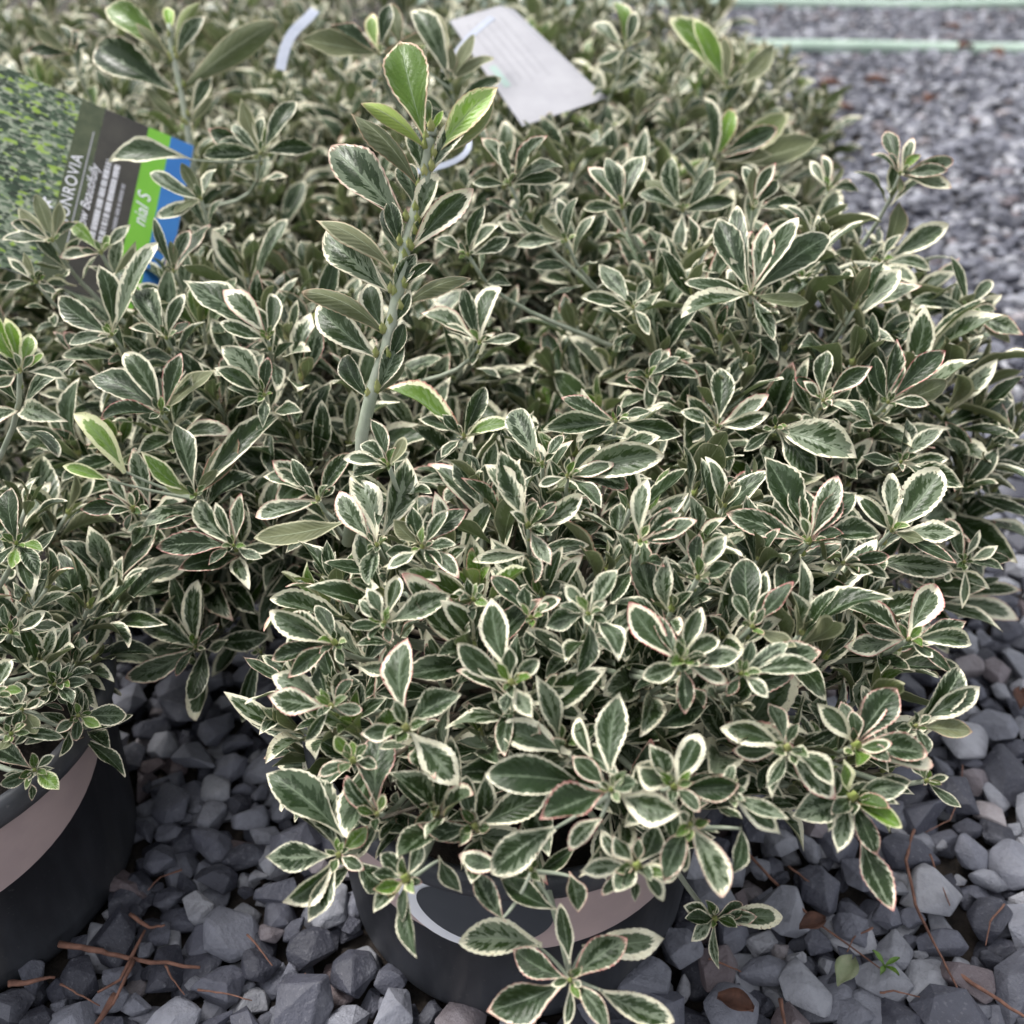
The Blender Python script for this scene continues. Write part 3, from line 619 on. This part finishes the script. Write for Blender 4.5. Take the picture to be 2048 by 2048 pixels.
# ------------------------------------------------------------------ which pieces show largest: a small depth buffer over all pieces
RES = 300
ids_x, ids_d, ids_i = [], [], []; reg = []
def splat(V, i0):
    v = V - np.array(CAM); d = v @ np.array(CF); x = (v @ np.array(CR)) / d * RES + RES / 2; y = RES / 2 - (v @ np.array(CU)) / d * RES
    n, k = V.shape[:2]; ids = np.repeat(np.arange(i0, i0 + n), k).reshape(n, k)
    ok = (x >= 0) & (x < RES) & (y >= 0) & (y < RES) & (d > .1)
    ids_x.append((y[ok].astype(int) * RES + x[ok].astype(int))); ids_d.append(d[ok]); ids_i.append(ids[ok])
cnt0 = 0; geo = {}
for key, s in sh.items():
    Ls = s.leaves; P = {}
    for a in ('B', 'T', 'N'): P[a] = np.array([getattr(l, a)[:] for l in Ls])
    for a in ('W', 'bow', 'curl', 'bend', 'twist', 'fold', 'shp', 'ser', 'ph', 'rnd', 'young', 'pink'): P[a] = np.array([getattr(l, a) for l in Ls])
    g = build_leaves(P, s.lod); geo[key] = (P, g, cnt0); splat(g[0], cnt0); cnt0 += len(Ls)
stone0 = cnt0
SV = np.array([(SM[s[2]][0] * s[1]) @ SR[i].T + np.array(s[0]) for i, s in enumerate(stones)])
splat(SV, stone0); cnt0 += len(stones)
ix, dd, ii = np.concatenate(ids_x), np.concatenate(ids_d), np.concatenate(ids_i)
o = np.lexsort((dd, ix)); ix, ii = ix[o], ii[o]; first = np.r_[True, ix[1:] != ix[:-1]]
score = np.bincount(ii[first], minlength=cnt0)

# ------------------------------------------------------------------ emit shrubs
def bud_mesh(axis, size):
    ax = axis.normalized(); a = ax.cross(Vector((.2, .9, .3))).normalized(); b = ax.cross(a); V, F = [], []
    prof = [(-.5, .25), (-.1, .50), (.45, .54), (.95, .38), (1.45, .17), (1.9, .02)]; n = 8
    for i, (h, r) in enumerate(prof):
        for j in range(n):
            t = 6.2832 * j / n; rr = r * (1 + .45 * (((j + i // 2) % 2) - .5))
            V.append((ax * h + (a * math.cos(t) + b * math.sin(t)) * rr) * size)
    for i in range(len(prof) - 1):
        for j in range(n): F.append((i * n + j, i * n + (j + 1) % n, (i + 1) * n + (j + 1) % n, (i + 1) * n + j))
    return V, F
def name_label(s): return s.label
nleaf = 0
for key, s in sh.items():
    P, (V, uv, col, F), i0 = geo[key]; N = len(s.leaves)
    root = empty('variegated_shrub', s.pot)
    tag(root, s.label, 'shrub', 'variegated shrubs in staggered rows')
    sc = score[i0:i0 + N]; order = np.argsort(-sc); pick = [int(i) for i in order[:300] if sc[i] >= 2]
    stems_used = sorted(set(s.leaves[i].stem for i in pick))[:290]; sobj = {}
    for k in stems_used:
        pts, rads, w = s.stems[k]; b0 = pts[0]
        tv, tf = tube([p - b0 for p in pts], rads, 8 if w else 6)
        sobj[k] = mesh_obj('stem', tv, tf, M['stem'], root, b0 - s.pot)
    rest_v, rest_f, off = [], [], 0
    for k, (pts, rads, w) in enumerate(s.stems):
        if k in sobj: continue
        tv, tf = tube([p - s.pot for p in pts], rads, 4); rest_v += tv; rest_f += [tuple(q + off for q in f) for f in tf]; off += len(tv)
    if rest_v: tag(mesh_obj('inner_stems', rest_v, rest_f, M['wood'], root), kind='stuff')
    used = set()
    for i in pick:
        k = s.leaves[i].stem
        if k not in sobj: continue
        used.add(i); b = np.array(s.leaves[i].B[:]); me = quad_mesh('leaf', V[i] - b, F, M['leaf'], uv, col[i])
        lo = bpy.data.objects.new('leaf', me); C.objects.link(lo); lo.parent = sobj[k]; lo.location = s.leaves[i].B - s.stems[k][0][0]
    ro = [i for i in range(N) if i not in used]; nleaf += N
    if ro:
        Vr = (V[ro] - np.array(s.pot[:])).reshape(-1, 3); nv = V.shape[1]
        Fr = (F[None] + (np.arange(len(ro)) * nv)[:, None, None]).reshape(-1, 4)
        me = quad_mesh('inner_foliage', Vr, Fr, M['leaf'], np.tile(uv, (len(ro), 1)), col[ro].reshape(-1, 4))
        lo = bpy.data.objects.new('inner_foliage', me); C.objects.link(lo); lo.parent = root; tag(lo, kind='stuff')
    if s.lod < 2:
        bv, bf, off, nb = [], [], 0, 0
        for p, ax, sz, k in s.buds:
            v, f = bud_mesh(ax, sz)
            if k in sobj and sz > .0045 and nb < 250:
                mesh_obj('bud', v, f, M['bud'], sobj[k], p - s.stems[k][0][0]); nb += 1
            else:
                bv += [q + (p - s.pot) for q in v]; bf += [tuple(w + off for w in q) for q in f]; off += len(v)
        if bv: tag(mesh_obj('small_buds', bv, bf, M['bud'], root), kind='stuff')

# ------------------------------------------------------------------ emit gravel
sme = [quad_mesh('stone', v * .022, f, M['stone'], attr=np.zeros(len(v)), smooth=False) for v, f in SH]
sc = score[stone0:]; order = [int(i) for i in np.argsort(-sc)[:300]]; os_ = set(order)
for i in order:
    p, r, k, rot = stones[i]; so_ = bpy.data.objects.new('stone', sme[k]); C.objects.link(so_); so_.parent = ground
    so_.location = p; so_.rotation_euler = rot; so_.scale = (r / .022,) * 3
rest = [i for i in range(len(stones)) if i not in os_]
Fs = SM[0][1]; nv = SV.shape[1]
FF = np.concatenate([SM[stones[i][2]][1] + j * nv for j, i in enumerate(rest)])
me = quad_mesh('gravel', SV[rest].reshape(-1, 3), FF, M['stone'], attr=np.repeat(rng.random(len(rest)), nv), smooth=False)
go = bpy.data.objects.new('gravel', me); C.objects.link(go); go.parent = ground; tag(go, kind='stuff')

# ------------------------------------------------------------------ pots
PR, PH = .165, .22
def lathe(prof, n=72):
    V, F = [], []
    for r, z in prof:
        for j in range(n): t = 6.28318 * j / n; V.append((r * math.cos(t), r * math.sin(t), z))
    for i in range(len(prof) - 1):
        for j in range(n): F.append((i * n + j, i * n + (j + 1) % n, (i + 1) * n + (j + 1) % n, (i + 1) * n + j))
    return V, F
def wall_r(z): return .137 + (.160 - .137) * z / PH
def patch(fn, nu=26, nv=10):
    """surface patch on the pot wall; fn(u,v)->(azimuth, z)"""
    V, F = [], []
    for i in range(nv + 1):
        for j in range(nu + 1): V.append(fn(j / nu, i / nv))
    for i in range(nv):
        for j in range(nu): a = i * (nu + 1) + j; F.append((a, a + 1, a + nu + 2, a + nu + 1))
    return V, F
def make_pot(name, x, y, face, label, oval):
    p = empty(name, (x, y, 0)); tag(p, label, 'pot', 'dark nursery pots')
    mesh_obj('pot_wall', *lathe([(.0, .004), (.135, .004), (.143, .010), (.147, .02), (.1575, PH - .022), (.1575, PH - .030), (.1565, PH - .03), (.1535, PH - .03), (.142, .02), (0, .016)]), M['pot'], p)
    mesh_obj('rim', *lathe([(.1582, PH - .024), (.166, PH - .022), (.1685, PH - .014), (.1685, PH - .004), (.166, PH), (.160, PH), (.1565, PH - .004), (.1545, PH - .03)]), M['pot'], p)
    soil_v, soil_f = [], []; n = 40
    for i in range(9):
        for j in range(n): r = .1535 * i / 8; t = 6.2832 * j / n; soil_v.append((r * math.cos(t), r * math.sin(t), PH - .04 + random.uniform(-.005, .006)))
    for i in range(8):
        for j in range(n): soil_f.append((i * n + j, i * n + (j + 1) % n, (i + 1) * n + (j + 1) % n, (i + 1) * n + j))
    mesh_obj('soil', soil_v, soil_f, M['soil'], p)
    def on(az, z, off): r = .147 + (.1575 - .147) * (z - .02) / (PH - .042) + off; return (r * math.sin(az + face), -r * math.cos(az + face), z)
    ztop = PH - .027
    bv, bf = patch(lambda u, v: on((u - .5) * 2.7, ztop - v * .070 * math.sqrt(max(.02, 1 - (2 * u - 1) ** 2)), .0012), 40, 6)
    mesh_obj('printed_band', bv, bf, M['band'], p)
    if oval:
        def ov(sx, sz, off, az0, z0):
            V, F = [on(az0, z0, off)], []
            for i in range(1, 7):
                for j in range(48):
                    t = 6.28318 * j / 48; k = i / 6; V.append(on(az0 + sx * k * math.cos(t), z0 + sz * k * math.sin(t), off))
            for j in range(48): F.append((0, 1 + j, 1 + (j + 1) % 48))
            for i in range(5):
                for j in range(48): F.append((1 + i * 48 + j, 1 + (i + 1) * 48 + j, 1 + (i + 1) * 48 + (j + 1) % 48, 1 + i * 48 + (j + 1) % 48))
            return V, F
        pr = mesh_obj('oval_print', *ov(.34, .038, .0024, -.24, .160), M['white'], p)
        mesh_obj('slate_panel', *ov(.31, .034, .0036, -.16, .166), M['slate'], pr)
    return p
make_pot('nursery_pot', .005, .575, 0, 'dark plastic nursery pot with mauve band and white oval print', True)
make_pot('nursery_pot', -.49, .575, .25, 'dark plastic nursery pot with plain mauve band beside fallen twigs', False)

# ------------------------------------------------------------------ plant tags
def slab(name, pts2, mat, mw, z0, z1, parent):
    n = len(pts2); V = [(x, y, z0) for x, y in pts2] + [(x, y, z1) for x, y in pts2]
    F = [tuple(range(n))[::-1], tuple(range(n, 2 * n))] + [(i, (i + 1) % n, n + (i + 1) % n, n + i) for i in range(n)]
    o = mesh_obj(name, V, F, mat, parent, smooth=False); return o
def text_part(body, x, y, size, mat, parent, z, shear=0., spacing=1.0):
    cu = bpy.data.curves.new('lettering', 'FONT'); cu.body = body; cu.size = size; cu.shear = shear; cu.space_character = spacing
    t = bpy.data.objects.new('lettering', cu); C.objects.link(t); dg = bpy.context.evaluated_depsgraph_get()
    me = bpy.data.meshes.new_from_object(t.evaluated_get(dg)); bpy.data.objects.remove(t); me.materials.clear(); me.materials.append(mat)
    o = bpy.data.objects.new('lettering', me); C.objects.link(o); o.parent = parent; o.location = (x, y, z); return o
def photo_print():
    b = NB('tag_foliage_photo'); tc = b.n('ShaderNodeTexCoord'); mp = b.n('ShaderNodeMapping'); mp.inputs['Scale'].default_value = (1.7, .8, 1); mp.inputs['Rotation'].default_value = (0, 0, .6)
    n = b.n('ShaderNodeTexNoise'); n.inputs['Scale'].default_value = 60; b.l(tc.outputs['Object'], n.inputs[0]); b.l(tc.outputs['Object'], mp.inputs[0])
    vm = b.n('ShaderNodeVectorMath', operation='SCALE'); b.l(n.outputs['Color'], vm.inputs[0]); vm.inputs[3].default_value = .014
    va = b.n('ShaderNodeVectorMath', operation='ADD'); b.l(mp.outputs[0], va.inputs[0]); b.l(vm.outputs[0], va.inputs[1])
    v = b.n('ShaderNodeTexVoronoi'); v.inputs['Scale'].default_value = 170; b.l(va.outputs[0], v.inputs['Vector'])
    sc = b.n('ShaderNodeSeparateColor'); b.l(v.outputs['Color'], sc.inputs[0])
    big = b.noise(tc.outputs['Object'], 22, 2, .5)
    r = b.n('ShaderNodeValToRGB'); e = r.color_ramp.elements; e[0].position = 0; e[0].color = (.012, .022, .012, 1); e[1].position = 1; e[1].color = (.36, .40, .30, 1)
    for p, c in ((.35, (.035, .060, .035, 1)), (.6, (.075, .115, .07, 1)), (.8, (.16, .21, .14, 1))): q = e.new(p); q.color = c
    b.l(b.math('ADD', b.math('MULTIPLY', sc.outputs[0], .75), b.math('MULTIPLY', b.math('SUBTRACT', big, .45), .9)), r.inputs[0])
    edge = b.ss(v.outputs['Distance'], .45, .62)
    c = b.mix(b.math('MULTIPLY', edge, b.math('GREATER_THAN', sc.outputs[1], .45)), r.outputs[0], (.27, .30, .23))
    c = b.mix(b.math('MULTIPLY', b.math('GREATER_THAN', sc.outputs[2], .86), .7), c, (.30, .44, .06))
    return b.done(b.bsdf(c, .5, None, .3))
M['photo'] = photo_print()
M['tagdark'] = simple('tag_charcoal_print', (.035, .033, .030), (.055, .052, .045), 20, .55, .02, spec=.25)
M['taggreen'] = simple('tag_green_print', (.13, .36, .03), (.16, .40, .04), 12, .5, .02, spec=.3)
M['tagolive'] = simple('tag_olive_print', (.045, .060, .032), (.075, .090, .05), 60, .5, .02, spec=.3)
M['tagblue'] = simple('tag_blue_print', (.02, .12, .36), (.03, .15, .40), 12, .5, .02, spec=.3)
M['ink'] = simple('tag_white_ink', (.70, .70, .76), (.74, .74, .80), 30, .4, .0)
M['inkgrey'] = simple('tag_grey_ink', (.36, .36, .40), (.42, .42, .46), 30, .4, .0)
M['tagwhite'] = simple('white_tag_plastic', (.30, .297, .325), (.34, .337, .365), 25, .45, .05)
M['strap'] = simple('pale_strap_plastic', (.36, .39, .48), (.42, .45, .53), 40, .35, .1)
def frame(P0, P1, P2):
    """origin at bottom-left, x along P2->P1, y from P1 towards P0"""
    ex = (P1 - P2).normalized(); ey = (P0 - P1); ey = (ey - ex * ey.dot(ex)).normalized(); ez = ex.cross(ey)
    m = Matrix((ex, ey, ez)).transposed().to_4x4(); m.translation = P2; return m, (P1 - P2).length
m, TW = frame(at_depth(-40, 100, 1.06), at_depth(388, 292, 1.17), at_depth(322, 640, 1.08))
t = empty('plant_tag', (0, 0, 0)); t.matrix_world = m; tag(t, 'dark printed plant tag with foliage photo and green and blue bands', 'plant tag')
RC = lambda x0, y0, x1, y1: [(x0, y0), (x1, y0), (x1, y1), (x0, y1)]
slab('card', RC(0, 0, TW, .30), M['tagwhite'], None, -.0009, 0, t)
slab('blue_band', RC(.0004, .0004, TW - .0004, .026), M['tagblue'], None, .0001, .0004, t)
slab('green_band', RC(.0004, .026, TW - .0004, .051), M['taggreen'], None, .0001, .0004, t)
slab('charcoal_panel', RC(.0004, .051, TW - .0004, .098), M['tagdark'], None, .0001, .0004, t)
slab('foliage_photo', RC(.0004, .098, TW - .0004, .2996), M['photo'], None, .0001, .0004, t)
slab('name_panel', RC(.0004, .0982, TW - .0004, .1225), M['tagolive'], None, .00042, .00046, t)
slab('rule_line', RC(.045, .1035, TW - .036, .1045), M['inkgrey'], None, .0005, .0007, t)
zt = .0008
text_part('MONROVIA', TW * .5 - .050, .1085, .0165, M['ink'], t, zt, 0, 1.12)
text_part('Grow Beautifully', TW * .5 - .056, .0910, .0140, M['ink'], t, zt, .35)
for k, (yy, w) in enumerate(((.0800, .105), (.0710, .100), (.0620, .06))):      # small print too fine to read: rows of short dashes
    x = TW * .5 - w / 2
    while x < TW * .5 + w / 2:
        l = random.uniform(.0007, .0018); slabw = slab('fine_print', RC(x, yy, x + l, yy + .0058 - .002 * (k == 2)), M['ink'] if k < 2 else M['inkgrey'], None, .0005, .0007, t); x += l + random.choice((.0007, .0007, .0007, .0008, .0024))
text_part('nial S', TW * .5 - .014, .0345, .0200, M['ink'], t, zt, .3)
# star-shaped emblem left of the name
ev = []
for k in range(16): rr = .0105 if k % 2 == 0 else .0055; ev.append((TW * .5 - .030 + rr * math.cos(k * .3927), .134 + rr * math.sin(k * .3927)))
slab('emblem', ev, M['ink'], None, .0005, .0008, t)

m, W2 = frame(at_depth(1110, -95, 1.50), at_depth(1212, 196, 1.33), at_depth(1045, 252, 1.30))
t = empty('plant_tag', (0, 0, 0)); t.matrix_world = m; tag(t, 'blank white plant tag back with faint print and a folded edge', 'plant tag')
HH = .24
slab('card', [(0, 0), (W2, 0), (W2 * .74, HH), (.012, HH)], M['tagwhite'], None, -.0008, 0, t)
fl = mesh_obj('folded_edge', [(W2 + .0008, 0, -.001), (W2 + .010, .012, -.012), (W2 * .74 + .022, HH, -.012), (W2 * .74 + .0008, HH, -.001), (W2 + .0008, 0, -.002), (W2 + .010, .012, -.013), (W2 * .74 + .022, HH, -.013), (W2 * .74 + .0008, HH, -.002)],
  [(0, 1, 2, 3), (7, 6, 5, 4), (0, 4, 5, 1), (1, 5, 6, 2), (2, 6, 7, 3), (3, 7, 4, 0)], M['tagwhite'], t, smooth=False)
M['faint'] = simple('faint_print', (.26, .26, .285), (.285, .285, .31), 30, .5, 0); M['faintgreen'] = simple('faint_green_print', (.26, .36, .33), (.30, .39, .36), 30, .5, 0)
for k in range(5):
    x = W2 * (.24 + .10 * k); y = .075 + .01 * (k % 2)
    while y < HH - .02:
        l = random.uniform(.002, .006); slab('fine_print', RC(x, y, x + .0022, y + l), M['faint'], None, .0001, .0003, t); y += l + .003
slab('faint_logo', RC(W2 * .12, .078, W2 * .2, .125), M['faintgreen'], None, .0001, .0003, t)
def ribbon(name, pts, w, mat, parent, th=.0012):
    V, F = [], []; n = len(pts)
    for i, p in enumerate(pts):
        d = (pts[min(i + 1, n - 1)] - pts[max(i - 1, 0)]).normalized(); v = (CAM - p).normalized(); a = d.cross(v + Vector((0, 0, .5))).normalized(); c = d.cross(a)
        for sx, sz in ((-1, -1), (1, -1), (1, 1), (-1, 1)): V.append(p + a * w * sx / 2 + c * th * sz / 2)
    for i in range(n - 1):
        for j in range(4): F.append((i * 4 + j, i * 4 + (j + 1) % 4, (i + 1) * 4 + (j + 1) % 4, (i + 1) * 4 + j))
    F += [(3, 2, 1, 0), tuple(range(4 * n - 4, 4 * n))]
    return mesh_obj(name, V, F, mat, parent, smooth=False)
inv = m.inverted()
st = ribbon('strap', [inv @ q for q in bez(at_depth(985, 35, 1.33), at_depth(940, 70, 1.30), at_depth(920, 90, 1.28), at_depth(885, 150, 1.30), 10)], .009, M['strap'], t)
rb = empty('tag_strap', at_depth(585, 75, 1.30)); bpy.data.objects.remove(rb)
rb = ribbon('tag_strap', bez(at_depth(630, 20, 1.36), at_depth(600, 60, 1.32), at_depth(575, 50, 1.32), at_depth(560, 140, 1.30), 10), .013, M['strap'], None)
tag(rb, 'loose pale blue tag strap curling between the shrub leaves', 'strap')
rb = ribbon('tag_strap', bez(at_depth(925, 255, 1.12), at_depth(960, 300, 1.08), at_depth(930, 330, 1.06), at_depth(820, 345, 1.08), 12), .006, M['strap'], None)
tag(rb, 'thin pale strap looped behind the tall shoot', 'strap')

# ------------------------------------------------------------------ strips across the far gravel, twigs, litter
for (y0, lab) in ((88, 'pale green strip across the gravel, the one nearer the pots'), (6, 'pale green strip across the far gravel, beyond the first strip')):
    p = at_z(1700, y0, .03); w = .022; V, F = [], []; prof = [(-.03, 0.0), (-.03, .030), (-.018, .042), (.018, .042), (.03, .030), (.03, 0)]
    n = 40
    for i in range(n + 1):
        x = -.5 + 6.5 * i / n; yy = p.y + .012 * math.sin(i * 1.1) - .02 * x + (.05 if y0 < 50 else 0); zz = .006 * math.sin(i * .8)
        for a, b in prof: V.append((x, yy + a, b + zz))
    k = len(prof)
    for i in range(n):
        for j in range(k - 1): F.append((i * k + j, (i + 1) * k + j, (i + 1) * k + j + 1, i * k + j + 1))
    tag(mesh_obj('ground_strip', V, F, M['strip'], None, smooth=False), lab, 'strip')
def twig(pxs, r, label, mat='twig', z=.034, side=None):
    r *= .62
    pts = []; P = [at_z(x, y, z + (0 if len(q) == 0 else q[0])) for x, y, *q in pxs]
    for i in range(len(P) - 1):
        for t in (0, .25, .5, .75): pts.append(P[i].lerp(P[i + 1], t) + Vector((random.uniform(-1, 1), random.uniform(-1, 1), random.uniform(-.5, 1))) * r * .35)
    pts.append(P[-1]); n = len(pts); b0 = pts[0].copy()
    V, F = tube([p - b0 for p in pts], [r * (1 - .55 * i / (n - 1)) * random.uniform(.85, 1.15) for i in range(n)], 7)
    o = mesh_obj('twig', V, F, M[mat], None, b0); tag(o, label, 'twig')
    for s in side or ():
        Q = [at_z(x, y, z + .002) for x, y in s]; pp = []
        for i in range(len(Q) - 1):
            for t in (0, .33, .66): pp.append(Q[i].lerp(Q[i + 1], t))
        pp.append(Q[-1]); V, F = tube([p - b0 for p in pp], [r * .6 * (1 - .5 * i / len(pp)) for i in range(len(pp))], 6); mesh_obj('side_twig', V, F, M[mat], o)
    return o
twig([(1488, 1700), (1560, 1775), (1640, 1850), (1765, 1940)], .0024, 'long straight brown twig leaning towards the small green seedling')
twig([(1828, 1660), (1812, 1720), (1830, 1810), (1870, 1890), (1920, 1990), (1950, 2060)], .0024, 'curved reddish twig running past the pale round stone')
twig([(1915, 1945), (1980, 1990), (2060, 2040)], .0036, 'stout reddish brown twig beside the pale round stone')
twig([(1925, 1530), (1922, 1590), (1900, 1640), (1850, 1665)], .0012, 'hair-thin curved red stalk under the outermost shrub leaves')
twig([(1560, 2000), (1572, 2060)], .003, 'short brown twig stub between pale gravel stones')
twig([(120, 1888), (200, 1905), (270, 1920), (400, 1935)], .0045, 'forked brown twig lying by the shaded pot base', side=[[(262, 1915), (290, 1860)], [(262, 1918), (240, 1960), (195, 1985)], [(268, 1920), (225, 2010)]])
twig([(15, 1968), (60, 1965), (110, 1955)], .0042, 'short flat brown twig at the shaded pot base')
twig([(230, 1990), (190, 2050)], .005, 'broken brown stick end below the forked twig')
twig([(260, 1830), (300, 1855), (330, 1850)], .003, 'small dark brown twig beyond the forked twig')
for k, (x, y, a, l) in enumerate(((1610, 1760, .7, 90), (1720, 1880, 2.4, 70), (1880, 1760, 1.2, 110), (1990, 1850, 2.0, 90), (1450, 1930, .4, 70), (520, 1900, .9, 80), (330, 1760, 2.6, 80), (450, 1990, .2, 110), (600, 1980, 1.9, 70), (160, 1990, .5, 90), (1800, 1990, .1, 80), (350, 1960, 1.0, 70))):
    dx, dy = math.cos(a) * l / 2, math.sin(a) * l / 2; q = random.uniform(-14, 14)
    o_ = twig([(x - dx, y - dy), (x + q, y + q * .6), (x + dx, y + dy)], .0016, 'thin red-brown needle lying loose on the gravel'); o_.name = 'needle'; o_['category'] = 'needle'; o_['group'] = 'loose needles on the gravel'
def flake(x, y, size, label, mat='dead', cat='dead leaf', rot=0.):
    p = at_z(x, y, .046); V, F = [], []; ca, sa = math.cos(rot), math.sin(rot)
    for side_z in (0, -.0010):
        for i in range(9):
            v = i / 8; w = size * .32 * math.sin(3.14 * min(.98, max(.04, v))) ** .8
            for u in (-1, -.5, 0, .5, 1):
                a, b = (v - .5) * size, u * w; V.append((a * ca - b * sa, a * sa + b * ca, .20 * size * u * u + .12 * size * math.sin(3 * v) + side_z))
    for k in (0, 45):
        for i in range(8):
            for j in range(4): q = k + i * 5 + j; f = (q, q + 5, q + 6, q + 1); F.append(f[::-1] if k == 0 else f)
    rim = [i * 5 for i in range(9)] + [40 + j for j in range(1, 5)] + [i * 5 + 4 for i in range(7, -1, -1)] + [3, 2, 1]
    for a, b in zip(rim, rim[1:] + rim[:1]): F.append((a, b, b + 45, a + 45))
    return tag(mesh_obj('dead_leaf', V, F, M[mat], None, p), label, cat)
flake(1625, 1850, .024, 'curled brown dead leaf beneath the straight twig', rot=.3)
flake(2040, 1400, .028, 'rusty dead leaf on the gravel beside the outermost shrub leaves', rot=1.2)
flake(1470, 2010, .028, 'dark red dead leaf between pale stones beside the near pot', rot=-.4)
flake(1845, 640, .05, 'small reddish dead leaf on gravel beyond the shrub', rot=.8)
flake(1690, 1945, .028, 'long pale green fallen leaf by the seedling', mat='pale', rot=.9)
for k, (x, y) in enumerate(((1660, 175), (1860, 205), (1990, 110), (1750, 168), (1930, 100), (1560, 22), (1900, 60), (1680, 225))):
    o_ = flake(x, y, .075, 'blurred orange-brown dead leaf far off on the open gravel', rot=k * .9); o_['group'] = 'dead leaves far off on the gravel'
# seedling
p = at_z(1768, 1935, .03); sr = empty('seedling', p); tag(sr, 'tiny bright green seedling among the gravel stones', 'seedling')
for k, a in enumerate((.3, 2.2, 4.1, 5.3)):
    V, F = [], []
    for i in range(6):
        v = i / 5; w = .0022 * math.sin(3.1 * max(.05, min(.97, v)))
        for u in (-1, 0, 1): V.append((math.cos(a) * .013 * v - math.sin(a) * w * u, math.sin(a) * .013 * v + math.cos(a) * w * u, .010 * v * (1.6 - v) + .002 * u * u))
    for i in range(5):
        for j in (0, 1): q = i * 3 + j; F.append((q, q + 3, q + 4, q + 1))
    mesh_obj('leaf', V, F, M['weed'], sr)
V, F = tube([Vector((0, 0, -.028)), Vector((.001, 0, -.012)), Vector((0, 0, .003))], [.001, .001, .0008], 6); mesh_obj('stalk', V, F, M['weed'], sr)
print('LEAVES', nleaf, 'STONES', len(stones))
